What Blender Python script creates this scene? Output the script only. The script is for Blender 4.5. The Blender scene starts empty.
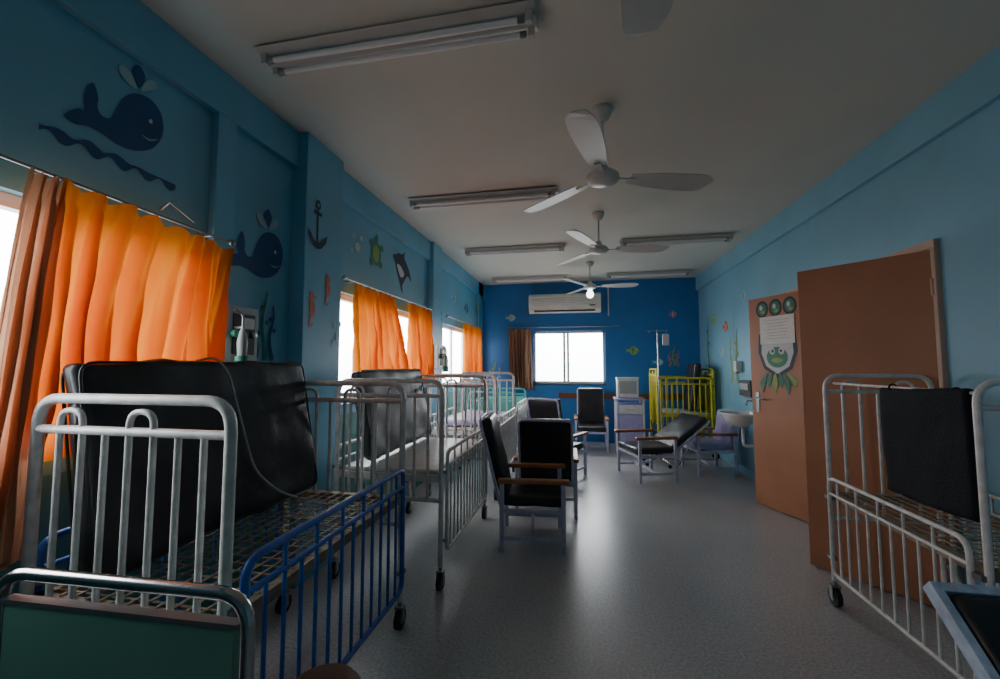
import bpy, math, random
from mathutils import Vector, Matrix, noise
random.seed(4)
rad=math.radians
XL,XR,YB,YF,H=-1.87,2.06,7.7,-1.6,2.95

# ---------------------------------------------------------------- materials
def mat(name,col,rough=.6,metal=0,var=.12,scale=6,bump=.0,bscale=60,spec=.5,col2=None,coat=0):
    m=bpy.data.materials.new(name); m.use_nodes=True
    nt=m.node_tree; N=nt.nodes; L=nt.links; b=N['Principled BSDF']
    tc=N.new('ShaderNodeTexCoord'); nz=N.new('ShaderNodeTexNoise')
    nz.inputs['Scale'].default_value=scale; nz.inputs['Detail'].default_value=5
    L.new(tc.outputs['Object'],nz.inputs['Vector'])
    cr=N.new('ShaderNodeValToRGB'); cr.color_ramp.elements[0].position=.3; cr.color_ramp.elements[1].position=.7
    c=Vector(col)
    a=c*(1-var); d=Vector(col2) if col2 else c*(1+var)
    cr.color_ramp.elements[0].color=(*a,1); cr.color_ramp.elements[1].color=(min(d[0],1),min(d[1],1),min(d[2],1),1)
    L.new(nz.outputs['Fac'],cr.inputs['Fac']); L.new(cr.outputs['Color'],b.inputs['Base Color'])
    b.inputs['Roughness'].default_value=rough; b.inputs['Metallic'].default_value=metal
    b.inputs['Specular IOR Level'].default_value=spec
    b.inputs['Coat Weight'].default_value=coat
    if bump>0:
        n2=N.new('ShaderNodeTexNoise'); n2.inputs['Scale'].default_value=bscale; n2.inputs['Detail'].default_value=4
        L.new(tc.outputs['Object'],n2.inputs['Vector'])
        bp=N.new('ShaderNodeBump'); bp.inputs['Strength'].default_value=bump; bp.inputs['Distance'].default_value=.01
        L.new(n2.outputs['Fac'],bp.inputs['Height']); L.new(bp.outputs['Normal'],b.inputs['Normal'])
    return m

M_wall=mat('paint_sky_blue',(.15,.44,.62),.42,var=.10,scale=1.5,bump=.06)
M_wallR=mat('paint_sky_blue_right',(.20,.46,.61),.45,var=.08,scale=1.5,bump=.06)
M_wallF=mat('paint_front_wall_darkened',(.08,.18,.24),.5,var=.08,scale=1.5)  # unseen wall behind camera, colour darkened to cut bounce light on the foreground
M_back=mat('paint_deep_blue',(.02,.18,.50),.5,var=.10,scale=1.5,bump=.05)
M_teal=mat('paint_teal_dado',(.07,.30,.30),.5,var=.1,scale=2)
M_ceil=mat('ceiling_paint',(.62,.62,.55),.75,var=.04,scale=1.2,bump=.05)
M_white=mat('enamel_white',(.74,.75,.74),.35,var=.10,scale=14)
M_cribw=mat('enamel_cream_chipped',(.74,.72,.70),.35,var=.18,scale=22)
M_blue=mat('enamel_blue',(.03,.13,.50),.33,var=.2,scale=18)
M_yellow=mat('enamel_yellow',(.70,.64,.04),.4,var=.15,scale=12)
M_tealen=mat('enamel_teal',(.10,.42,.38),.4,var=.1)
M_lav=mat('enamel_lavender',(.42,.40,.68),.45,var=.12,scale=10)
M_lavw=mat('enamel_lavender_white',(.60,.60,.78),.4,var=.15,scale=16)
M_bluew=mat('enamel_pale_blue_frame',(.55,.66,.86),.4,var=.25,scale=24)
M_black=mat('vinyl_black',(.022,.023,.026),.36,var=.25,scale=8,bump=.3,bscale=14)
M_greyv=mat('vinyl_grey',(.07,.075,.085),.45,var=.2,scale=8,bump=.25,bscale=12)
M_navy=mat('cloth_navy',(.007,.009,.014),.8,var=.2,scale=30,bump=.3,bscale=90,spec=.2)
M_chrome=mat('chrome_tube',(.45,.45,.45),.2,1,var=.05)
M_steel=mat('steel_grey',(.30,.31,.32),.35,.8,var=.1)
M_green=mat('laminate_green',(.14,.36,.27),.45,var=.10,scale=4)
M_wood=mat('wood_arm',(.42,.17,.06),.4,var=.3,scale=12)
M_mesh=mat('wire_base_rust',(.32,.26,.19),.6,.3,var=.3,scale=20)
M_rub=mat('rubber_black',(.015,.015,.015),.6,var=.1)
M_door=mat('door_tan_brown',(.45,.20,.105),.5,var=.10,scale=3)
M_frame=mat('door_frame_paint',(.56,.39,.30),.5,var=.06)
M_fan=mat('fan_enamel',(.64,.64,.60),.35,var=.06)
M_fix=mat('fixture_enamel',(.52,.52,.49),.45,var=.06)
M_tube=mat('tube_glass',(.78,.80,.80),.25,var=.03)
M_alu=mat('window_aluminium',(.70,.72,.74),.4,.2,var=.05)
M_ac=mat('ac_plastic',(.76,.76,.70),.4,var=.04)
M_dark=mat('slot_dark',(.02,.02,.02),.6,var=.1)
M_cer=mat('ceramic',(.78,.78,.76),.15,var=.03,coat=.5)
M_box=mat('panel_grey',(.38,.42,.42),.45,var=.08)
M_brown=mat('rail_brown',(.16,.07,.03),.5,var=.1)
M_paper=mat('paper',(.84,.85,.83),.8,var=.05,scale=40)
D_blue=mat('decal_navy',(.015,.085,.23),.55,var=.08)
D_cy=mat('decal_pale_cyan',(.32,.55,.62),.55,var=.08)
D_org=mat('decal_orange',(.55,.13,.04),.55,var=.15)
D_grn=mat('decal_green',(.03,.22,.14),.55,var=.15)
D_lg=mat('decal_lime',(.25,.42,.10),.55,var=.15)
D_dk=mat('decal_dark',(.008,.025,.06),.55,var=.08)
D_wh=mat('decal_white',(.6,.66,.68),.55,var=.05)
D_pk=mat('decal_pink',(.55,.20,.25),.55,var=.1)

# floor: speckled vinyl with faint tile joints
def floor_mat():
    m=mat('vinyl_floor',(.44,.45,.46),.34,var=.05,scale=1.4,spec=.6)
    nt=m.node_tree;N=nt.nodes;L=nt.links;b=N['Principled BSDF']
    cr=[n for n in N if n.type=='VALTORGB'][0]; tc=[n for n in N if n.type=='TEX_COORD'][0]
    br=N.new('ShaderNodeTexBrick'); br.offset=0; br.inputs['Scale'].default_value=.8
    br.inputs['Mortar Size'].default_value=.003; br.inputs['Brick Width'].default_value=.5; br.inputs['Row Height'].default_value=.5
    br.inputs['Color1'].default_value=(1,1,1,1); br.inputs['Color2'].default_value=(.98,.98,.98,1); br.inputs['Mortar'].default_value=(.90,.90,.90,1)
    L.new(tc.outputs['Object'],br.inputs['Vector'])
    n3=N.new('ShaderNodeTexNoise'); n3.inputs['Scale'].default_value=70; n3.inputs['Detail'].default_value=4
    L.new(tc.outputs['Object'],n3.inputs['Vector'])
    mx=N.new('ShaderNodeMix'); mx.data_type='RGBA'; mx.blend_type='MULTIPLY'; mx.inputs[0].default_value=1
    L.new(cr.outputs['Color'],mx.inputs[6]); L.new(br.outputs['Color'],mx.inputs[7])
    m2=N.new('ShaderNodeMix'); m2.data_type='RGBA'; m2.blend_type='OVERLAY'; m2.inputs[0].default_value=.7
    L.new(mx.outputs[2],m2.inputs[6]); L.new(n3.outputs['Fac'],m2.inputs[7]); L.new(m2.outputs[2],b.inputs['Base Color'])
    mr=N.new('ShaderNodeMapRange'); mr.inputs[3].default_value=.25; mr.inputs[4].default_value=.34
    n4=N.new('ShaderNodeTexNoise'); n4.inputs['Scale'].default_value=3; L.new(tc.outputs['Object'],n4.inputs['Vector'])
    L.new(n4.outputs['Fac'],mr.inputs[0]); L.new(mr.outputs[0],b.inputs['Roughness'])
    return m
M_floor=floor_mat()

def curtain_mat(name,col,tw=.6):
    m=bpy.data.materials.new(name); m.use_nodes=True
    nt=m.node_tree;N=nt.nodes;L=nt.links; N.remove(N['Principled BSDF']); out=N['Material Output']
    tc=N.new('ShaderNodeTexCoord')
    vo=N.new('ShaderNodeTexVoronoi'); vo.inputs['Scale'].default_value=7
    L.new(tc.outputs['Object'],vo.inputs['Vector'])
    cr=N.new('ShaderNodeValToRGB'); cr.color_ramp.elements[0].position=.10; cr.color_ramp.elements[1].position=.32
    cr.color_ramp.elements[0].color=(col[0]*.93,col[1]*.84,col[2]*.8,1); cr.color_ramp.elements[1].color=(*col,1)
    L.new(vo.outputs['Distance'],cr.inputs['Fac'])
    d=N.new('ShaderNodeBsdfDiffuse'); t=N.new('ShaderNodeBsdfTranslucent'); s=N.new('ShaderNodeMixShader'); s.inputs[0].default_value=tw
    L.new(cr.outputs['Color'],d.inputs['Color']); L.new(cr.outputs['Color'],t.inputs['Color'])
    L.new(d.outputs[0],s.inputs[1]); L.new(t.outputs[0],s.inputs[2]); L.new(s.outputs[0],out.inputs['Surface'])
    return m
C_or=curtain_mat('curtain_fabric_orange',(.72,.195,.010),.28)
C_pk=curtain_mat('curtain_fabric_rust',(.66,.34,.20),.16)
C_br=curtain_mat('curtain_fabric_brown',(.36,.22,.15),.20)

# ---------------------------------------------------------------- builder
def fillet(pts,r,n=5,closed=False):
    P=[Vector(p) for p in pts]; out=[]; c=len(P)
    for i in range(c):
        if not closed and i in (0,c-1): out.append(P[i]); continue
        a=P[i-1]; b=P[i]; d=P[(i+1)%c]
        u=(a-b); w=(d-b); rr=min(r,u.length*.49,w.length*.49)
        s=b+u.normalized()*rr; e=b+w.normalized()*rr
        for k in range(n+1):
            t=k/n; out.append(s*(1-t)**2+b*2*t*(1-t)+e*t*t)
    return out

class B:
    def __init__(s): s.v=[];s.f=[];s.mi=[];s.sm=[];s.mats=[];s.M=Matrix.Identity(4)
    def add(s,vs,fs,m,smooth=False):
        if m not in s.mats: s.mats.append(m)
        k=s.mats.index(m); o=len(s.v)
        s.v+= [s.M@Vector(v) for v in vs]
        for f in fs: s.f.append([i+o for i in f]); s.mi.append(k); s.sm.append(smooth)
    def box(s,c,size,m,R=None):
        vs=[];c=Vector(c)
        for x in(-.5,.5):
            for y in(-.5,.5):
                for z in(-.5,.5):
                    p=Vector((x*size[0],y*size[1],z*size[2]))
                    if R is not None: p=R@p
                    vs.append(c+p)
        s.add(vs,[(0,1,3,2),(4,6,7,5),(0,4,5,1),(2,3,7,6),(0,2,6,4),(1,5,7,3)],m)
    def tube(s,pts,r,m,closed=False,n=8):
        P=[Vector(p) for p in pts]; c=len(P); rs=r if isinstance(r,(list,tuple)) else [r]*c
        T=[]
        for i in range(c):
            if closed: t=(P[(i+1)%c]-P[i-1])
            else: t=P[min(i+1,c-1)]-P[max(i-1,0)]
            T.append(t.normalized())
        up=Vector((0,0,1)) if abs(T[0].z)<.9 else Vector((1,0,0))
        nrm=T[0].cross(up).normalized(); vs=[]
        for i in range(c):
            nrm=(nrm-T[i]*nrm.dot(T[i])).normalized(); bi=T[i].cross(nrm)
            for k in range(n):
                a=2*math.pi*k/n; vs.append(P[i]+(nrm*math.cos(a)+bi*math.sin(a))*rs[i])
        fs=[]
        for i in range(c if closed else c-1):
            j=(i+1)%c
            for k in range(n):
                l=(k+1)%n; fs.append((i*n+k,j*n+k,j*n+l,i*n+l))
        s.add(vs,fs,m,True)
        if not closed:
            s.add(vs[:n],[tuple(range(n))],m); s.add(vs[-n:],[tuple(range(n))],m)
    def lathe(s,prof,c,m,n=24,sx=1,sy=1,R=None):
        vs=[];fs=[];c=Vector(c)
        for (r,z) in prof:
            for k in range(n):
                a=2*math.pi*k/n; p=Vector((r*math.cos(a)*sx,r*math.sin(a)*sy,z))
                if R is not None: p=R@p
                vs.append(c+p)
        for i in range(len(prof)-1):
            for k in range(n):
                l=(k+1)%n; fs.append((i*n+k,i*n+l,(i+1)*n+l,(i+1)*n+k))
        s.add(vs,fs,m,True)
    def cushion(s,c,size,m,R=None,r=.03,wr=.004,n=8,sag=None):
        h=[x/2 for x in size]; r=min(r,min(h)*.95); c=Vector(c)
        ax=[]
        for q in h:
            l=[-q,-q+.3*r,-q+.65*r]+[(-q+r)+(2*(q-r))*i/n for i in range(n+1)]+[q-.65*r,q-.3*r,q]
            ax.append(l)
        K=len(ax[0])-1; d={};vs=[];fs=[]
        def vid(i,j,k):
            if (i,j,k) in d: return d[(i,j,k)]
            q=Vector((ax[0][i],ax[1][j],ax[2][k]))
            inn=Vector([max(-(h[a]-r),min(h[a]-r,q[a])) for a in range(3)])
            e=q-inn
            if e.length>1e-6:
                e=e.normalized()*r
            p=inn+e
            w=noise.noise(p*7+c)*wr*2+noise.noise(p*19+c)*wr
            p=p*(1)+ (e.normalized() if e.length>0 else Vector((0,0,0)))*w
            if sag: p=sag(p)
            if R is not None: p=R@p
            vs.append(c+p); d[(i,j,k)]=len(vs)-1; return d[(i,j,k)]
        for a in range(K):
            for b in range(K):
                for side in (0,K):
                    q1=[vid(side,a,b),vid(side,a+1,b),vid(side,a+1,b+1),vid(side,a,b+1)]
                    q2=[vid(a,side,b),vid(a,side,b+1),vid(a+1,side,b+1),vid(a+1,side,b)]
                    q3=[vid(a,b,side),vid(a+1,b,side),vid(a+1,b+1,side),vid(a,b+1,side)]
                    for q in (q1,q2,q3):
                        fs.append(tuple(q) if side else tuple(reversed(q)))
        s.add(vs,fs,m,True)
    def make(s,name,loc=(0,0,0),rz=0,bevel=0,parent=None):
        me=bpy.data.meshes.new(name); me.from_pydata([tuple(v) for v in s.v],[],s.f)
        for m in s.mats: me.materials.append(m)
        me.polygons.foreach_set('material_index',s.mi); me.polygons.foreach_set('use_smooth',s.sm)
        me.update()
        import bmesh
        bm=bmesh.new(); bm.from_mesh(me); bmesh.ops.recalc_face_normals(bm,faces=bm.faces); bm.to_mesh(me); bm.free()
        o=bpy.data.objects.new(name,me); bpy.context.scene.collection.objects.link(o)
        o.location=loc; o.rotation_euler=(0,0,rz)
        if bevel:
            b=o.modifiers.new('bevel','BEVEL'); b.width=bevel; b.segments=2; b.limit_method='ANGLE'; b.angle_limit=rad(60)
        if parent: o.parent=parent
        return o

# ---------------------------------------------------------------- room shell
def wallbox(name,us,vs,holes,axis,pos,out,m,m_low=None,low=0):
    U=sorted(set(us+[q for h in holes for q in h[:2]])); V=sorted(set(vs+[q for h in holes for q in h[2:]]+([low] if m_low else [])))
    b=B(); t=.18
    def pt(u,v,w):
        return (pos+out*w,u,v) if axis=='x' else (u,pos+out*w,v)
    solid={}
    for i in range(len(U)-1):
        for j in range(len(V)-1):
            cu=(U[i]+U[i+1])/2; cv=(V[j]+V[j+1])/2
            solid[(i,j)]=not any(h[0]<cu<h[1] and h[2]<cv<h[3] for h in holes)
    for (i,j),sd in solid.items():
        if not sd: continue
        u0,u1,v0,v1=U[i],U[i+1],V[j],V[j+1]; mm=m_low if (m_low and (v0+v1)/2<low) else m
        for w in (0,t):
            b.add([pt(u0,v0,w),pt(u1,v0,w),pt(u1,v1,w),pt(u0,v1,w)],[(0,1,2,3)],mm)
        for di,dj,e in ((-1,0,((u0,v0),(u0,v1))),(1,0,((u1,v0),(u1,v1))),(0,-1,((u0,v0),(u1,v0))),(0,1,((u0,v1),(u1,v1)))):
            if not solid.get((i+di,j+dj),False):
                (a0,b0),(a1,b1)=e
                b.add([pt(a0,b0,0),pt(a1,b1,0),pt(a1,b1,t),pt(a0,b0,t)],[(0,1,2,3)],mm)
    return b.make(name)

winL=[(.40,1.72,1.08,1.98),(2.86,4.72,1.08,1.98),(5.42,7.3,1.08,1.98)]
winB=(-.87,.46,1.05,2.04)
wallbox('wall_left',[YF,YB],[0,H],winL,'x',XL,-1,M_wall,M_teal,1.0)
wallbox('wall_back',[XL-.18,XR+.18],[0,H],[winB],'y',YB,1,M_back)
wallbox('wall_right',[YF,YB],[0,H],[(2.84,3.60,0,2.08),(4.02,4.78,0,2.08)],'x',XR,1,M_wallR)
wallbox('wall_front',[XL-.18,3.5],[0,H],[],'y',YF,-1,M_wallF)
wallbox('wall_skyblock',[YF,YB+.18],[0,H],[],'x',3.3,1,M_wallR)  # unseen corridor wall, added to keep sky light out of the doorways
wallbox('wall_skyblock_end',[XR+.18,3.5],[0,H],[],'y',YB,1,M_wallR)  # unseen end wall, added to close the corridor against sky light
b=B(); b.box(((XL+3.3)/2,(YF+YB)/2,-.05),(3.3-XL+.4,YB-YF+.4,.1),M_floor); b.make('floor')
b=B(); b.box(((XL+3.3)/2,(YF+YB)/2,H+.06),(3.3-XL+.4,YB-YF+.4,.12),M_ceil); b.make('ceiling')

def simple(name,c,size,m,bevel=.004):
    q=B(); q.box((0,0,0),size,m); return q.make(name,c,bevel=bevel)
simple('trim_1',(XL+.02,(YF+YB)/2,H-.12),(.04,YB-YF,.24),M_wall)
simple('trim_2',(XR-.02,(YF+YB)/2,H-.12),(.04,YB-YF,.24),M_wallR)
simple('trim_3',(XL+.055,2.56,(H)/2),(.11,.42,H),M_wall)
simple('trim_4',(XL+.02,1.80,(H-.24+1.98)/2+.0),(.04,.12,H-.24-1.98),M_wall)
simple('trim_5',(XL+.04,4.98,H/2),(.08,.30,H),M_wall)
simple('trim_6',(XL+.02,7.5,H/2),(.04,.3,H),M_wall)
simple('trim_7',(.80,YB-.015,.84),(2.4,.03,.10),M_brown)
simple('baseboard_left',(XL+.008,(YF+YB)/2,.05),(.016,YB-YF,.1),M_teal)
simple('baseboard_back',(.1,YB-.008,.05),(XR-XL-.1,.016,.1),M_back)
simple('baseboard_right',(XR-.008,6.3,.05),(.016,2.6,.1),M_wallR)

def window(name,axis,pos,u0,u1,v0,v1,mull,out):
    q=B(); t=.05; cu=(u0+u1)/2; cv=(v0+v1)/2; w=u1-u0; h=v1-v0
    def bx(u,v,su,sv,d=.05,off=0):
        if axis=='x': q.box((off*out,u-cu,v-cv),(d,su,sv),M_alu)
        else: q.box((u-cu,off*out,v-cv),(su,d,sv),M_alu)
    bx(cu,v0+t/2,w,t);bx(cu,v1-t/2,w,t);bx(u0+t/2,cv,t,h);bx(u1-t/2,cv,t,h)
    for k,mu in enumerate(mull): bx(mu,cv,.045,h,.035,.01)
    bx(cu,v0-.01,w+.06,.02,.10,-.02)
    p=(pos+out*.07,cu,cv) if axis=='x' else (cu,pos+out*.07,cv)
    o=q.make(name,p,bevel=.003)
    l=bpy.data.lights.new(name+'_portal','AREA'); l.shape='RECTANGLE'; l.cycles.is_portal=True
    lo=bpy.data.objects.new('daylight_portal',l); bpy.context.scene.collection.objects.link(lo)
    if axis=='x':
        l.size=h; l.size_y=w; lo.location=(pos+out*.19,cu,cv); lo.rotation_euler=(0,rad(-90),0)
    else:
        l.size=w; l.size_y=h; lo.location=(cu,pos+out*.19,cv); lo.rotation_euler=(rad(-90),0,0)
for i,wn in enumerate(winL):
    n=3
    window('window_%d'%(i+1),'x',XL,*wn,[wn[0]+(wn[1]-wn[0])*k/n for k in range(1,n)] if i else [1.28],-1)
window('window_4','y',YB,*winB,[-.29,-.22],1)

# doors
def door(name,hinge,free,decor=None,handle=True):
    hx,hy=hinge; d=Vector((free[0]-hx,free[1]-hy)); w=d.length; ang=math.atan2(d.y,d.x)
    q=B(); q.box((w/2,0,1.04),(w,.04,2.06),M_door)
    for s in ((1,-1) if handle else (-1,)):
        q.box((w-.07,s*.023,1.02),(.04,.008,.20),M_steel)
        q.tube(fillet([(w-.07,s*.022,1.06),(w-.07,s*.065,1.06),(w-.19,s*.065,1.06)],.015),.009,M_steel)
    for z in (.25,1.05,1.85): q.tube([(0.0,.022,z-.05),(0.0,.022,z+.05)],.009,M_frame)
    if decor: decor(q,w)
    return q.make(name,(hx,hy,0),ang,bevel=.003)
def flat(q,pts,y,m,th=.002):
    n=len(pts); q.add([(p[0],y,p[1]) for p in pts],[tuple(range(n))],m)
def ell(cx,cz,rx,rz,n=20): return [(cx+rx*math.cos(2*math.pi*i/n),cz+rz*math.sin(2*math.pi*i/n)) for i in range(n)]
def deco(q,w):
    c=w*.56
    y=.0215
    for dx in (-.15,0,.15):
        flat(q,ell(c+dx,1.95,.072,.085),y,D_dk); flat(q,ell(c+dx,1.95,.050,.062),y+.001,D_grn); flat(q,ell(c+dx+.01,1.965,.018,.025),y+.002,D_wh); flat(q,ell(c+dx-.01,1.92,.025,.018),y+.002,D_lg)
    sh=[(c-.20,1.70),(c-.21,1.52),(c-.15,1.36),(c,1.27),(c+.15,1.36),(c+.21,1.52),(c+.20,1.70)]
    flat(q,sh,y+.001,D_dk)
    flat(q,[(c+(x-c)*.82,1.47+(z-1.47)*.80) for x,z in sh],y+.002,D_wh)
    flat(q,ell(c,1.47,.115,.10),y+.003,D_grn); flat(q,ell(c-.05,1.53,.03,.035),y+.004,D_wh); flat(q,ell(c+.05,1.53,.03,.035),y+.004,D_wh)
    flat(q,ell(c-.045,1.53,.012,.016),y+.005,D_dk); flat(q,ell(c+.045,1.53,.012,.016),y+.005,D_dk)
    flat(q,ell(c,1.44,.06,.025),y+.004,D_lg)
    q.box((c-.01,y+.006,1.735),(.37,.004,.27),M_paper)
    for k in range(7): q.box((c-.01,y+.0087,1.83-k*.030),(.26-.03*(k%3),.001,.004),M_box)
    for k in range(6):
        dx=(k-2.5)*.045; L=.15+.06*(k%2)
        flat(q,[(c+dx-.008,1.32),(c+dx*1.5-.035,1.32-L*.5),(c+dx*1.5,1.32-L),(c+dx*1.5+.03,1.32-L*.5),(c+dx+.008,1.32)],y+.0035+.0005*k,D_grn if k%3 else D_lg)
door('door_1',(2.045,2.83),(1.57,3.32),handle=False)
door('door_2',(2.045,4.03),(1.75,4.67),deco)
def dframe(name,y0,y1,h):
    q=B(); c=(y0+y1)/2
    q.box((0,y0-c-.025,h/2),(.24,.05,h),M_frame); q.box((0,y1-c+.025,h/2),(.24,.05,h),M_frame); q.box((0,0,h+.025),(.24,y1-y0+.1,.05),M_frame)
    q.make(name,(XR+.09,c,0),bevel=.004)
dframe('trim_8',2.84,3.60,2.08); dframe('trim_9',4.02,4.78,2.08)

# ---------------------------------------------------------------- curtains
def curtain(name,m,top,bot,z1,z0,folds,amp=.035,axis='x',base=XL+.10,nu=240,nv=34,sway=0,rodz=None,seed=0,pinch=0):
    vs=[];fs=[]
    for j in range(nv+1):
        t=j/nv
        e=t**.8
        a=top[0]*(1-e)+bot[0]*e; c=top[1]*(1-e)+bot[1]*e
        for i in range(nu+1):
            s=i/nu
            s2=s+.6/folds*noise.noise(Vector((s*4,t*.9,seed)))
            ph=s2*folds*2*math.pi
            k=amp*(.5+.7*t)*(1+.7*noise.noise(Vector((s*4,seed,0))))
            sn=math.sin(ph+.9*noise.noise(Vector((s*3,t*1.5,seed))))
            sh=math.copysign(abs(sn)**.75,sn)
            w=sh*k+noise.noise(Vector((s*9,t*3,seed+5)))*.026*(.3+t)+noise.noise(Vector((s*22,t*6,seed+9)))*.008
            w+=.010*math.sin(ph*2.3+4*t+seed)
            if t<.06: w*=.6
            u=a+(c-a)*s+.014*math.cos(ph)*(.4+t)
            z=z1-(z1-z0)*t + (.015*math.sin(ph)+.05*noise.noise(Vector((s*3,9,seed))))*t-.030*(1-math.cos(ph))/2*(1-t)+.012*noise.noise(Vector((s*14,2,seed)))*(1-t)
            if rodz: z-=rodz(s)*(1-t*.6)
            d=max(w,-.07)+sway*t
            vs.append((base+d,u,z) if axis=='x' else (u,base-d,z))
    for j in range(nv):
        for i in range(nu):
            p=j*(nu+1)+i; fs.append((p,p+1,p+nu+2,p+nu+1))
    q=B(); cen=Vector(vs[len(vs)//2])
    q.add([Vector(v)-cen for v in vs],fs,m,True)
    return q.make(name,cen)
def rod(name,p0,p1,m=M_steel,r=.006):
    q=B(); c=(Vector(p0)+Vector(p1))/2
    q.tube([Vector(p0)-c,Vector(p1)-c],r,m)
    d=(Vector(p1)-Vector(p0)).normalized()
    for p in (p0,p1):
        q.lathe([(0,-.018),(.014,-.012),(.018,0),(.014,.012),(0,.018)],Vector(p)-c,m,12)
    for t in (.08,.92):
        p=Vector(p0).lerp(Vector(p1),t)-c
        if abs(d.y)>.5: q.tube([p,p+Vector((-(p0[0]-XL)+.004,0,0))],.006,m)
        else: q.tube([p,p+Vector((0,(YB-p0[1])-.004,0))],.006,m)
    q.make(name,c)
rod('curtain_rod',(XL+.09,.40,2.060),(XL+.09,1.80,2.030))
rod('curtain_rod',(XL+.09,2.84,2.07),(XL+.09,4.78,2.07))
rod('curtain_rod',(XL+.09,5.36,2.07),(XL+.09,7.34,2.07))
rod('curtain_rod',(-1.38,YB-.09,2.10),(.68,YB-.09,2.10))
curtain('curtain',C_pk,(.985,1.085),(.86,1.0),2.045,.78,3,.03,seed=1,sway=.03)
curtain('curtain',C_or,(1.075,1.80),(1.0,1.68),2.05,1.10,7,.044,seed=2,rodz=lambda s:.05*s,sway=.01)
curtain('curtain',C_or,(2.96,3.70),(3.02,4.02),2.06,1.28,7,.038,seed=3)
curtain('curtain',C_or,(3.98,4.72),(4.10,4.76),2.06,1.20,6,.038,seed=4)
curtain('curtain',C_or,(6.1,7.3),(6.2,7.3),2.06,1.2,9,.034,seed=5)
curtain('curtain',C_br,(-1.33,-.90),(-1.28,-.88),2.08,.95,6,.035,axis='y',base=YB-.10,seed=6)

# ---------------------------------------------------------------- ceiling fans
def fan(name,x,y,ang,zb,bulb=False):
    q=B(); drop=H-zb
    q.lathe([(0,H-zb),(.06,H-zb),(.06,H-zb-.02),(.045,H-zb-.06),(.02,H-zb-.08),(0.0,H-zb-.08)],(0,0,0),M_fan)
    q.tube([(0,0,.04),(0,0,drop-.05)],.010,M_fan)
    q.lathe([(0,.085),(.022,.085),(.035,.045),(.07,.032),(.095,.012),(.098,-.01),(.085,-.028),(.05,-.042),(0,-.045)],(0,0,0),M_fan,28)
    for k in range(3):
        a=rad(ang+120*k); R=Matrix.Rotation(a,3,'Z'); P=Matrix.Rotation(rad(-12),3,'X')
        q.box(R@Vector((.135,0,-.005)),(.13,.035,.008),M_fan,R)
        top=[];bt=[];n=14
        for i in range(n+1):
            t=i/n; r=.17+.53*t; w=.050+.030*math.sin(t*math.pi*.75)
            if t>.85: w*=math.sqrt(max(0.05,1-((t-.85)/.15)**2*.8))
            top.append((r,w)); bt.append((r,-w))
        vs=[];fs=[]
        for z in (.003,-.003):
            for (r,w) in top: vs.append(R@(P@Vector((r,w,z+.012*(1-(w/.08)**2)))))
            for (r,w) in bt: vs.append(R@(P@Vector((r,w,z))))
        N=n+1
        for i in range(n):
            fs.append((i,i+1,N+i+1,N+i)); fs.append((2*N+i,3*N+i,3*N+i+1,2*N+i+1))
            fs.append((i,2*N+i,2*N+i+1,i+1)); fs.append((N+i,N+i+1,3*N+i+1,3*N+i))
        fs.append((n,2*N+n,3*N+n,N+n)); fs.append((0,N,3*N,2*N))
        q.add(vs,fs,M_fan)
    if bulb:
        q.lathe([(0,-.045),(.03,-.045),(.03,-.065),(.05,-.095),(.055,-.13),(.04,-.165),(0,-.18)],(0,0,0),M_bulb,20)
    q.make(name,(x,y,zb))
M_bulb=bpy.data.materials.new('lamp_glow'); M_bulb.use_nodes=True
bb=M_bulb.node_tree.nodes['Principled BSDF']; bb.inputs['Emission Color'].default_value=(1,.97,.9,1); bb.inputs['Emission Strength'].default_value=6
fan('ceiling_fan',.148,2.48,18,2.52)
fan('ceiling_fan',.20,4.23,8,2.57)
fan('ceiling_fan',.16,6.27,0,2.58,True)
fan('ceiling_fan',.145,.685,83,2.50)

def fixture(name,x0,x1,y):
    q=B(); L=x1-x0
    q.box((0,0,-.02),(L,.065,.04),M_fix)
    for s in (1,-1):
        q.add([(-L/2,0,-.035),(L/2,0,-.035),(L/2,s*.085,-.012),(-L/2,s*.085,-.012),(-L/2,0,-.040),(L/2,0,-.040),(L/2,s*.085,-.017),(-L/2,s*.085,-.017)],
              [(0,1,2,3),(4,5,6,7),(0,1,5,4),(2,3,7,6),(1,2,6,5),(0,3,7,4)],M_fix)
        q.tube([(-L/2+.05,s*.040,-.060),(L/2-.05,s*.040,-.060)],.014,M_tube,n=12)
        for e in (1,-1):
            q.box((e*(L/2-.03),s*.040,-.050),(.03,.03,.055),M_fix)
            q.tube([(e*(L/2-.05),s*.040,-.060),(e*(L/2-.08),s*.040,-.060)],.0155,M_steel,n=12)
    q.make(name,((x0+x1)/2,y,H),bevel=.003)
for a in ((-1.54,-.17,1.72),(-1.56,-.18,3.57),(-1.51,-.17,5.27),(-1.53,-.17,7.12),(.50,1.80,5.24),(.45,1.80,7.12)):
    fixture('fluorescent_light_fixture',*a)

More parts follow.
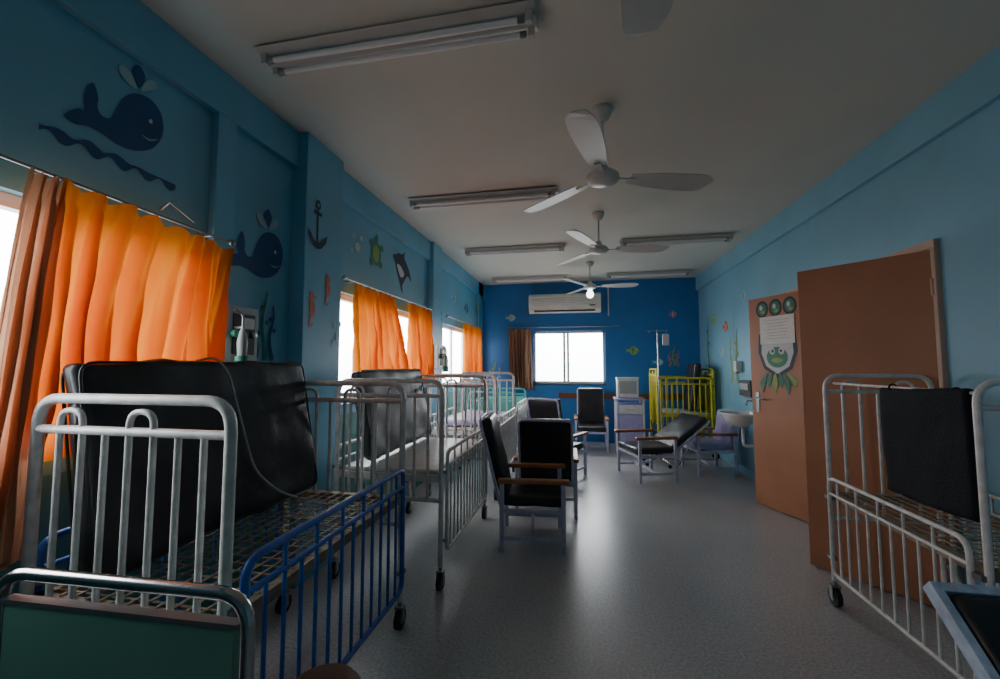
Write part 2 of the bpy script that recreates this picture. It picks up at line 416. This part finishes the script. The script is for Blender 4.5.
# air conditioner
q=B()
prof=[(0,.17),(-.17,.17),(-.205,.13),(-.215,-.02),(-.19,-.11),(-.12,-.17),(0,-.17)]
n=len(prof); w=.65
vs=[(-w,p[0],p[1]) for p in prof]+[(w,p[0],p[1]) for p in prof]
q.add(vs,[(i,i+1,n+i+1,n+i) for i in range(n-1)]+[tuple(range(n)),tuple(range(n,2*n)),(0,n-1,2*n-1,n)],M_ac)
q.box((0,-.160,-.135),(1.1,.02,.045),M_dark,Matrix.Rotation(rad(-40),3,'X'))
for z in (.09,.06,.03,0,-.03): q.box((0,-.213,z),(1.2,.006,.006),M_box)
q.box((.5,-.215,-.055),(.1,.006,.02),M_dark)
q.make('air_conditioner',(-.27,YB-.004,2.53),bevel=.006)
q=B(); q.tube(fillet([(0,0,.35),(0,0,.05),(0,0,-.2)],.03),.012,M_white); q.make('conduit_pipe',(.52,YB-.014,2.5))

# ---------------------------------------------------------------- cribs
def castor(q,x,y,s=1):
    q.tube([(x-.014,y,.05),(x+.014,y,.05)],.05,M_rub,n=18)
    q.tube([(x-.018,y,.05),(x+.018,y,.05)],.022,M_steel,n=12)
    for e in (1,-1): q.box((x+e*.021,y,.075),(.004,.03,.07),M_steel)
    q.box((x,y,.112),(.05,.035,.008),M_steel); q.tube([(x,y,.11),(x,y,.16)],.011,M_steel)
def crib(name,x0,x1,y0,y1,me,ms,Ht=1.29,hb=.70,rail=(.22,.84),lattice=True,panel=None,R=.016,rot=0,near_rail=True,endbars=7,bar=.45):
    q=B(); X=(x1-x0)/2; Y=(y1-y0)/2
    for sy in (-1,1):
        y=sy*Y
        q.tube(fillet([(-X,y,.14),(-X,y,Ht),(X,y,Ht),(X,y,.14)],.085,6),R,me,n=10)
        q.tube([(-X-.0,y,Ht-.095),(X,y,Ht-.095)],R*.85,me,n=8)
        q.tube([(-X,y,hb-.16),(X,y,hb-.16)],R*.9,me,n=8)
        if panel: q.box((0,y,(hb+Ht-.16)/2),(2*X-.06,.012,Ht-hb-.1),panel)
        else:
            nb=endbars+1
            xs=[-X+2*X*(i)/(nb) for i in range(1,nb)]
            for i,xx in enumerate(xs):
                if i%3==2: q.tube([(xx,y,hb-.16),(xx,y,Ht-.095)],R*.6,me,n=6)
            i=0
            while i+1<len(xs):
                a,bq=xs[i],xs[i+1]
                q.tube(fillet([(a,y,hb-.16),(a,y,Ht-.035),(bq,y,Ht-.035),(bq,y,hb-.16)],.05,5),R*.6,me,n=6)
                i+=3
            if i<len(xs): q.tube([(xs[i],y,hb-.16),(xs[i],y,Ht-.095)],R*.6,me,n=6)
        for sx in (-1,1): castor(q,sx*X,y)
    for sx in (-1,1): q.box((sx*(X-.02),0,hb-.03),(.03,2*Y,.04),me if not lattice else M_mesh)
    for sy in (-1,1): q.box((0,sy*(Y-.02),hb-.03),(2*X,.03,.04),me if not lattice else M_mesh)
    if lattice:
        nx=int(2*X/.05); ny=int(2*Y/.05)
        for i in range(1,nx):
            xx=-X+2*X*i/nx; q.box((xx,0,hb-.005),(.009,2*Y-.04,.003),M_mesh)
        for j in range(1,ny):
            yy=-Y+2*Y*j/ny; q.box((0,yy,hb-.009),(2*X-.04,.009,.003),M_mesh)
    else:
        q.cushion((0,0,hb+.005),(2*X-.06,2*Y-.06,.03),M_white,r=.012,wr=.001,n=4)
    for sx in (-1,1):
        if sx==1 and not near_rail: continue
        x=sx*(X+.026)
        m_=ms
        q.tube(fillet([(x,-Y+.04,rail[0]),(x,-Y+.04,rail[1]),(x,Y-.04,rail[1]),(x,Y-.04,rail[0])],.06,5,closed=True),R*.8,m_,closed=True,n=8)
        q.tube([(x,-Y+.04,rail[1]-.09),(x,Y-.04,rail[1]-.09)],R*.6,m_,n=8)
        nb=int((2*Y)/.085)
        for k in range(1,nb):
            yy=-Y+.04+(2*Y-.08)*k/nb; q.tube([(x,yy,rail[0]),(x,yy,rail[1]-.09 if k%2 else rail[1])],R*bar,m_,n=6)
        for yy in (-Y,Y):
            for zz in (rail[0]+.08,rail[1]-.12): q.box((sx*(X+.014),yy-math.copysign(.02,yy),zz),(.03,.05,.02),M_steel)
    return q.make(name,((x0+x1)/2,(y0+y1)/2,0),rot)
def mattress(name,c,size,m,ry=0,rz=0,rx=0,r=.035,wr=.005):
    q=B(); R=(Matrix.Rotation(rz,3,'Z')@Matrix.Rotation(ry,3,'Y')@Matrix.Rotation(rx,3,'X'))
    q.cushion((0,0,0),size,m,R,r,wr,n=16)
    hx,hy,hz=[s/2 for s in size]
    for s in (1,-1):
        pts=fillet([(s*(hx-.006),-hy+.01,-hz+.01),(s*(hx-.006),hy-.01,-hz+.01),(s*(hx-.006),hy-.01,hz-.01),(s*(hx-.006),-hy+.01,hz-.01)],.05,4,True)
        q.tube([R@p for p in pts],.005,m,closed=True,n=6)
    return q.make(name,c)

crib('hospital_crib',-1.655,-.955,.99,2.12,M_cribw,M_blue,Ht=1.29)
mattress('crib_mattress',(-1.54,1.56,1.06),(.085,1.09,.70),M_black,ry=rad(-10),wr=.008)
q=B(); q.tube(fillet([(-.09,0,.34),(-.02,.02,.36),(.04,.03,.30),(.06,.10,.05),(.10,.13,-.15),(.12,.26,-.28),(.12,.40,-.35)],.08,6),.005,M_box); q.make('oxygen_hose',(-1.545,1.50,1.07))
crib('hospital_crib',-1.60,-.87,2.52,3.72,M_cribw,M_cribw,lattice=False,bar=.4)
mattress('crib_mattress',(-1.455,3.12,1.055),(.08,1.10,.62),M_greyv,ry=rad(-12),wr=.008)
crib('hospital_crib',-1.60,-.87,4.25,5.40,M_cribw,M_cribw,lattice=False)
mattress('crib_mattress',(-1.23,4.82,.765),(.56,1.0,.07),M_lav)
crib('hospital_crib',-1.60,-.92,5.85,6.95,M_tealen,M_cribw,lattice=False,panel=M_tealen,Ht=1.0)
crib('hospital_crib',1.44,1.98,1.84,2.80,M_cribw,M_cribw,Ht=1.33,hb=.66,rail=(.20,.74),R=.013,endbars=5)
crib('hospital_crib',1.235,1.885,6.60,7.40,M_yellow,M_yellow,Ht=1.33,hb=.66,rail=(.30,1.2),lattice=False,rot=rad(90),R=.018)
mattress('crib_mattress',(1.73,7.0,1.06),(.09,.50,.74),M_black,ry=rad(8))

# dark padded crib bumper slung on a rail above the right crib
q=B(); q.tube([(0,-.44,0),(0,.45,0)],.007,M_cribw)
q.make('towel_rail',(1.47,2.32,1.285))
q=B()
Rt=Matrix.Rotation(rad(-2),3,'X')
q.cushion((0,0,-.24),(.04,.48,.50),M_navy,Rt,r=.018,wr=.003,n=18,sag=lambda p:Vector((p.x+.010*math.sin(p.y*7)*(.25-p.z),p.y,p.z-.006*math.cos(p.y*6))))
for yy in (-.17,.17):
    q.tube([(.016*math.cos(a*math.pi/8),yy,.0+.016*math.sin(a*math.pi/8)) for a in range(16)],.004,M_navy,closed=True,n=6)
q.make('crib_bumper_pad',(1.47,2.13,1.285))

# green hospital bed (foreground left)
q=B(); X=.315
for y,hh in ((0,.92),(-1.9,1.0)):
    q.tube(fillet([(-X,y,.13),(-X,y,hh),(X,y,hh),(X,y,.13)],.07,7),.014,M_chrome,n=12)
    q.box((0,y,(hh-.055+.42)/2),(2*X-.05,.02,hh-.055-.42),M_green)
    q.box((0,y,hh-.058),(2*X-.03,.024,.010),M_steel)
    for s in (-1,1): castor(q,s*X,y)
q.box((0,-.95,.45),(2*X-.02,1.88,.05),M_steel)
q.cushion((0,-.95,.525),(2*X-.04,1.8,.10),M_black,r=.03,n=8)
q.make('hospital_bed',(-.985,.745,0),rad(2))

# round stool
q=B()
q.lathe([(0,.44),(.07,.438),(.10,.425),(.112,.40),(.105,.385),(0,.385)],(0,0,0),M_brown,28)
q.tube([(.114*math.cos(2*math.pi*i/28),.114*math.sin(2*math.pi*i/28),.395) for i in range(28)],.008,M_chrome,closed=True)
for k in range(4):
    a=rad(45+90*k); q.tube([(.08*math.cos(a),.08*math.sin(a),.39),(.12*math.cos(a),.12*math.sin(a),.006)],.010,M_chrome)
q.tube([(.105*math.cos(2*math.pi*i/24),.105*math.sin(2*math.pi*i/24),.17) for i in range(24)],.006,M_chrome,closed=True)
q.make('round_stool',(-.775,1.17,0))

# ---------------------------------------------------------------- chairs
def chair(name,x,y,ang,recline=14,fm=M_white,cm=M_black,am=M_wood,L=.62,w=.50,frameback=None,legs=True):
    q=B(); hs=.36; ha=.52; lx=.23; ly=w/2
    for sx in (-1,1):
        for sy in (-1,1):
            q.box((sx*lx,sy*ly,(ha-.015)/2),(.034,.03,ha-.015),fm)
    for sy in (-1,1):
        q.box((0,sy*ly,.30),(2*lx,.024,.032),fm); q.box((0,sy*ly,.10),(2*lx,.022,.026),fm)
        q.cushion((.01,sy*ly,ha),(.54,.062,.034),am,r=.012,wr=0,n=3)
    for sx in (-1,1): q.box((sx*lx,0,.30),(.024,2*ly,.032),fm)
    q.box((0,0,.10),(.022,2*ly,.026),fm)
    q.cushion((.01,0,hs),(.50,w-.05,.08),cm,r=.03)
    a=rad(recline); R=Matrix.Rotation(-a,3,'Y')
    piv=Vector((-.21,0,.38))
    q.cushion(piv+R@Vector((0,0,L/2)),(.075,w-.06,L),cm,R,r=.03)
    f=frameback or fm
    q.tube([piv+R@Vector(p) for p in fillet([(-.045,-w/2+.03,-.05),(-.045,-w/2+.03,L+.005),(-.045,w/2-.03,L+.005),(-.045,w/2-.03,-.05)],.05)],.012,f)
    if recline>30:
        e=piv+R@Vector((-.05,0,L*.6))
        for s in (-1,1): q.tube([e+Vector((0,s*(w/2-.04),0)),Vector((-lx,s*(ly-.02),.14))],.010,f)
    if frameback:
        for s in (-1,1): q.box(piv+R@Vector((.0,s*(w/2-.012),L/2)),(.05,.028,L+.02),f,R)
        q.box(piv+R@Vector((0,0,L+.02)),(.05,w+.004,.028),f,R)
    return q.make(name,(x,y,0),ang,bevel=.003)
chair('hospital_armchair',-.39,3.38,rad(6),14,fm=M_lavw)
chair('hospital_armchair',-.33,4.10,rad(92),14,fm=M_lavw,L=.54,w=.54)
chair('hospital_armchair',-.28,5.36,rad(62),12,fm=M_lavw)
chair('hospital_armchair',.17,7.12,rad(-90),12,fm=M_lavw)
chair('hospital_armchair',.80,5.52,rad(200),54,fm=M_lavw,L=.60,w=.58)
chair('hospital_armchair',1.40,1.12,rad(-90),49,fm=M_bluew,frameback=M_bluew,w=.56,L=.40)
chair('hospital_armchair',1.64,5.92,rad(190),10,fm=M_lavw,cm=M_lav,am=M_wood,L=.42)

# bedside cabinets
def cabinet(name,x,y,w,d,h,rz=0):
    q=B()
    for sx in(-1,1):
        for sy in(-1,1): q.box((sx*(w/2-.02),sy*(d/2-.02),h/2),(.03,.03,h),M_white)
    q.box((0,0,h*.55),(w-.04,d-.04,h*.72),M_lav); q.box((0,0,h),(w+.02,d+.02,.025),M_lav)
    q.box((0,-d/2+.012,h*.82),(w-.08,.012,h*.16),M_white); q.box((0,-d/2+.012,h*.46),(w-.08,.012,h*.48),M_lav)
    q.tube(fillet([(-.05,-d/2+.012,h*.82),(-.05,-d/2-.02,h*.82),(.05,-d/2-.02,h*.82),(.05,-d/2+.012,h*.82)],.01),.005,M_steel)
    q.tube(fillet([(.12,-d/2+.012,h*.52),(.12,-d/2-.02,h*.52),(.12,-d/2-.02,h*.42),(.12,-d/2+.012,h*.42)],.01),.005,M_steel)
    q.make(name,(x,y,0),rz,bevel=.004)
cabinet('bedside_cabinet',.76,6.90,.44,.38,.86)
q=B(); q.box((0,0,.16),(.32,.24,.30),M_white); q.box((0,0,.315),(.34,.26,.02),M_white); q.box((0,-.121,.17),(.26,.006,.20),M_box); q.make('storage_box',(.74,6.92,.874),bevel=.006)

# IV stand
q=B()
q.tube([(0,0,.07),(0,0,1.90)],.011,M_chrome,n=10); q.tube([(0,0,.07),(0,0,1.0)],.015,M_chrome,n=10)
for k in range(5):
    a=2*math.pi*k/5; e=(.25*math.cos(a),.25*math.sin(a),.06)
    q.tube([(0,0,.10),e],.011,M_chrome); q.tube([(e[0],e[1]-.01,.025),(e[0],e[1]+.01,.025)],.025,M_rub,n=14); q.tube([(e[0],e[1],.03),e],.006,M_steel)
for k in range(2):
    s=1 if k else -1; q.tube(fillet([(0,0,1.88),(s*.09,0,1.90),(s*.11,0,1.86),(s*.13,0,1.90)],.02),.005,M_chrome)
q.cushion((.11,0,1.76),(.09,.03,.17),M_tube,r=.014,wr=0,n=3)
q.make('iv_stand',(1.10,6.22,0))

# sink
q=B()
q.lathe([(0,-.14),(.08,-.14),(.17,-.08),(.215,0),(.225,.02),(.205,.025),(.19,.01),(.15,-.06),(.07,-.10),(0,-.105)],(-.24,0,.82),M_cer,32,sx=.95,sy=1.1)
q.box((-.045,0,.80),(.09,.44,.10),M_cer)
q.tube(fillet([(-.05,0,.84),(-.05,0,.98),(-.17,0,.98),(-.17,0,.93)],.03),.010,M_chrome)
for s in (-1,1): q.lathe([(0,.05),(.02,.045),(.022,.02),(.012,0)],(-.05,s*.10,.845),M_chrome,14)
q.tube(fillet([(-.22,0,.70),(-.22,0,.46),(-.03,0,.46)],.05),.018,M_white)
q.make('wash_basin',(XR-.002,5.25,0),bevel=.006)
q=B(); q.box((-.08,0,0),(.15,.34,.18),M_dark); q.box((-.16,0,.02),(.012,.26,.08),M_steel); q.box((-.085,0,-.10),(.10,.22,.02),M_steel); q.make('paper_towel_dispenser',(XR-.002,5.34,1.12),bevel=.01)
q=B(); q.box((-.04,0,0),(.08,.10,.14),M_white); q.box((-.045,0,-.08),(.05,.03,.03),D_pk); q.make('soap_dispenser',(XR-.002,5.85,1.38),bevel=.01)

# medical wall panels
def medpanel(name,y,z,x=XL):
    q=B(); q.box((.03,0,0),(.06,.24,.30),M_box); q.box((.062,.02,0),(.006,.15,.22),M_dark); q.box((.066,.05,.06),(.006,.07,.06),M_white)
    for dy,m_ in ((-.06,D_grn),(.0,M_dark),(.06,M_steel)):
        q.lathe([(0,.0),(.02,0),(.02,.03),(0,.03)],(.065,dy,.0),m_,12,R=Matrix.Rotation(rad(90),3,'Y'))
    q.lathe([(0,-.09),(.022,-.09),(.026,-.02),(.02,.02),(.012,.05),(0,.05)],(.12,-.05,-.03),M_box,14)
    q.lathe([(0,-.16),(.03,-.16),(.032,-.09),(0,-.09)],(.12,-.05,-.03),D_grn,14)
    q.tube([(.07,-.05,.03),(.12,-.05,.03)],.008,M_steel)
    q.tube(fillet([(.12,-.05,.02),(.12,-.05,.10),(.10,-.09,.12)],.02),.007,M_steel)
    q.make(name,(x+.002,y,z),bevel=.004)
medpanel('medical_gas_outlet',1.91,1.56); medpanel('medical_gas_outlet',5.28,1.50); medpanel('medical_gas_outlet',4.98,1.50,XL+.08)
q=B(); q.box((-.008,0,0),(.016,.09,.13),M_white); q.box((-.018,0,0),(.006,.03,.05),M_white); q.make('light_switch',(XR-.001,5.05,1.35),bevel=.003)
q=B(); q.tube([(0,0,0),(.05,0,.03)],.006,M_steel); q.tube([(.05,0,.03),(.05,.12,-.02)],.004,M_steel); q.make('curtain_hook',(XL,1.50,2.10))

# ---------------------------------------------------------------- wall murals
def smooth(pts,n=4):
    c=len(pts); out=[]
    for i in range(c):
        p0,p1,p2,p3=[Vector(pts[(i+k)%c]) for k in (-1,0,1,2)]
        for k in range(n):
            t=k/n
            out.append(.5*((2*p1)+(p2-p0)*t+(2*p0-5*p1+4*p2-p3)*t*t+(3*p1-p0-3*p2+p3)*t**3))
    return out
def mural(name,side,u,v,w,h,shapes,off=0,shear=0):
    q=B()
    for k,(pts,m,sm) in enumerate(shapes):
        P=smooth(pts) if sm else [Vector(p) for p in pts]
        vs=[]
        for p in P:
            a=(p[0]-.5)*w; c=(p[1]-.5)*h+shear*(p[0]-.5); e=.003+.0008*k
            if side=='L': vs.append((e,a,c))
            elif side=='R': vs.append((-e,-a,c))
            else: vs.append((a,-e,c))
        q.add(vs,[tuple(range(len(vs)))],m)
    loc={'L':(XL+off,u,v),'R':(XR-off,u,v),'B':(u,YB-off,v)}[side]
    return q.make(name,loc)
E=lambda cx,cy,rx,ry,n=16:[(cx+rx*math.cos(2*math.pi*i/n),cy+ry*math.sin(2*math.pi*i/n)) for i in range(n)]
body=[(0,.20),(.10,.30),(.17,.31),(.15,.44),(.18,.58),(.23,.64),(.28,.5),(.28,.38),(.33,.30),(.42,.31),(.47,.46),(.55,.62),(.68,.71),(.84,.69),(.96,.56),(1,.36),(.96,.20),(.86,.07),(.68,0),(.5,.02),(.34,.10),(.2,.14),(.08,.13)]
whale=[(body,D_blue,True),(E(.84,.42,.022,.028),D_wh,False),([(.74,.22),(.84,.17),(.94,.22),(.84,.19)],D_cy,True),
 ([(.66,.76),(.60,.90),(.50,.98),(.46,.90),(.54,.80)],D_cy,True),([(.68,.78),(.60,.95),(.66,1.06),(.74,.95)],D_blue,True),([(.71,.76),(.76,.90),(.86,.94),(.88,.86),(.80,.80)],D_cy,True)]
mural('whale_wall_decal','L',1.31,2.475,.36,.36,whale,shear=.09)
mural('whale_wall_decal','L',2.07,2.11,.42,.40,whale,shear=.06)
n=60; top=[(i/n,.60+.30*abs(math.sin(i/n*math.pi*5))**1.5*math.sin(math.pi*min(1,i/n*1.2+.1))) for i in range(n+1)]; bt=[(i/n,.30+.22*math.sin(i/n*2*math.pi*5)) for i in range(n+1)][::-1]
mural('wave_wall_decal','L',1.31,2.235,.50,.075,[(top+bt,D_blue,False)])
anchor=[([(.46,.1),(.54,.1),(.54,.8),(.46,.8)],D_dk,False),([(.3,.68),(.7,.68),(.7,.75),(.3,.75)],D_dk,False),(E(.5,.88,.12,.10),D_dk,False),(E(.5,.88,.05,.045),M_wall,False),
 ([(.0,.35),(.08,.18),(.3,.04),(.5,0),(.7,.04),(.92,.18),(1,.35),(.82,.27),(.68,.16),(.5,.12),(.32,.16),(.18,.27)],D_dk,False)]
mural('anchor_wall_decal','L',2.47,2.36,.22,.35,anchor,.11)
sea=[([(.35,.95),(.55,1),(.7,.9),(.95,.82),(.68,.80),(.75,.62),(.8,.45),(.65,.28),(.5,.22),(.42,.12),(.5,.06),(.6,.12),(.58,0),(.35,.0),(.28,.15),(.38,.32),(.35,.5),(.3,.66),(.38,.8)],D_org,True)]
mural('seahorse_wall_decal','L',2.43,1.77,.13,.24,sea,.11); mural('seahorse_wall_decal','L',2.60,1.93,.12,.22,sea,.11)
def weed(m,m2):
    s=[]
    for k,(x,h_,mm) in enumerate(((.2,.7,m),(.5,1,m2),(.8,.8,m))):
        L=[];R_=[]
        for i in range(13):
            t=i/12; xx=x+.08*math.sin(t*7+k); ww=.05*(1-t)+.015+.02*abs(math.sin(t*14))
            L.append((xx-ww,t*h_)); R_.append((xx+ww,t*h_))
        s.append((L+R_[::-1],mm,False))
        s.append((E(x+.10,h_*.55,.07,.035),mm,False)); s.append((E(x-.08,h_*.75,.07,.035),mm,False))
    return s
mural('seaweed_wall_decal','L',2.14,1.63,.20,.42,weed(D_blue,D_grn))
mural('seaweed_wall_decal','L',5.30,2.05,.16,.5,weed(D_grn,D_cy))
mural('seaweed_wall_decal','B',-1.62,1.2,.3,.5,weed(D_cy,D_lg))
fish=lambda m,m2:[([(0,.2),(.12,.5),(0,.8),(.25,.6),(.5,.95),(.8,.85),(1,.5),(.8,.15),(.5,.05),(.25,.4)],m,True),(E(.82,.6,.05,.07),D_wh,False),([(.45,.2),(.52,.5),(.45,.8),(.55,.8),(.62,.5),(.55,.2)],m2,False)]
bub=[(E(.2,.2,.14,.14),D_cy,False),(E(.6,.45,.18,.18),D_wh,False),(E(.3,.8,.12,.12),D_cy,False),(E(.85,.85,.10,.10),D_wh,False)]
mural('bubbles_wall_decal','L',3.15,2.42,.22,.22,bub)
mural('bubbles_wall_decal','L',2.72,1.62,.12,.22,bub,.11)
turtle=[(E(.5,.5,.32,.34),D_grn,False),(E(.5,.5,.22,.24),D_lg,False),(E(.5,.92,.10,.12),D_grn,False),(E(.15,.72,.14,.09),D_grn,False),(E(.85,.72,.14,.09),D_grn,False),(E(.2,.22,.10,.10),D_grn,False),(E(.8,.22,.10,.10),D_grn,False)]
mural('turtle_wall_decal','L',3.50,2.44,.28,.34,turtle)
dol=[([(0,.75),(.12,.62),(.2,.45),(.35,.25),(.45,.05),(.55,0),(.5,.15),(.62,.3),(.8,.45),(1,.35),(.92,.55),(.75,.72),(.6,.85),(.62,1),(.48,.9),(.3,.88),(.15,.82)],D_dk,True),([(.2,.6),(.4,.35),(.6,.45),(.4,.6)],D_wh,True)]
mural('dolphin_wall_decal','L',4.08,2.40,.46,.46,dol)
for (s,u,v,w,h,m,m2) in (('L',5.9,2.42,.26,.18,D_cy,D_blue),('L',6.6,2.35,.26,.18,D_blue,D_cy),('L',7.2,2.45,.2,.12,D_lg,D_cy),('L',4.95,2.2,.14,.1,D_cy,D_blue),
    ('B',.92,1.66,.24,.17,D_lg,D_grn),('B',1.35,1.45,.2,.14,D_cy,D_wh),('B',1.62,2.30,.14,.14,D_pk,D_wh),('B',-1.3,2.3,.2,.14,D_cy,D_lg),
    ('R',6.9,2.1,.26,.20,D_lg,D_cy),('R',6.4,1.95,.24,.18,D_org,D_wh),('R',5.7,2.28,.18,.14,D_cy,D_blue),('R',6.6,1.6,.28,.2,D_cy,D_lg)):
    mural('fish_wall_decal',s,u,v,w,h,fish(m,m2),.04 if (s=='L' and u==7.2) else (.08 if u==4.95 else 0))
mural('coral_wall_decal','B',1.62,1.55,.22,.34,weed(D_pk,D_lg))
mural('seaweed_wall_decal','R',7.2,1.7,.4,1.0,weed(D_cy,D_grn)); mural('seaweed_wall_decal','R',6.1,1.60,.34,.9,weed(D_lg,D_cy))

# ---------------------------------------------------------------- world + camera
w=bpy.data.worlds.new('overcast_daylight'); bpy.context.scene.world=w; w.use_nodes=True
N=w.node_tree.nodes;L=w.node_tree.links; bg=N['Background']
tc=N.new('ShaderNodeTexCoord'); sp=N.new('ShaderNodeSeparateXYZ'); cr=N.new('ShaderNodeValToRGB')
mr=N.new('ShaderNodeMapRange'); mr.inputs[1].default_value=-1; mr.inputs[2].default_value=1
L.new(tc.outputs['Generated'],sp.inputs[0]); L.new(sp.outputs['Z'],mr.inputs[0]); L.new(mr.outputs[0],cr.inputs['Fac'])
e=cr.color_ramp.elements; e[0].position=.40; e[0].color=(.33,.35,.34,1); e[1].position=.52; e[1].color=(.94,.98,1,1)
L.new(cr.outputs['Color'],bg.inputs['Color']); bg.inputs['Strength'].default_value=15.5

cam=bpy.data.cameras.new('camera'); co=bpy.data.objects.new('camera',cam); bpy.context.scene.collection.objects.link(co)
cam.sensor_width=36; cam.lens=36*410/1000; cam.clip_start=.02
co.location=(0,0,1.39); co.rotation_euler=(rad(90+3.63),0,rad(11.04))
bpy.context.scene.camera=co
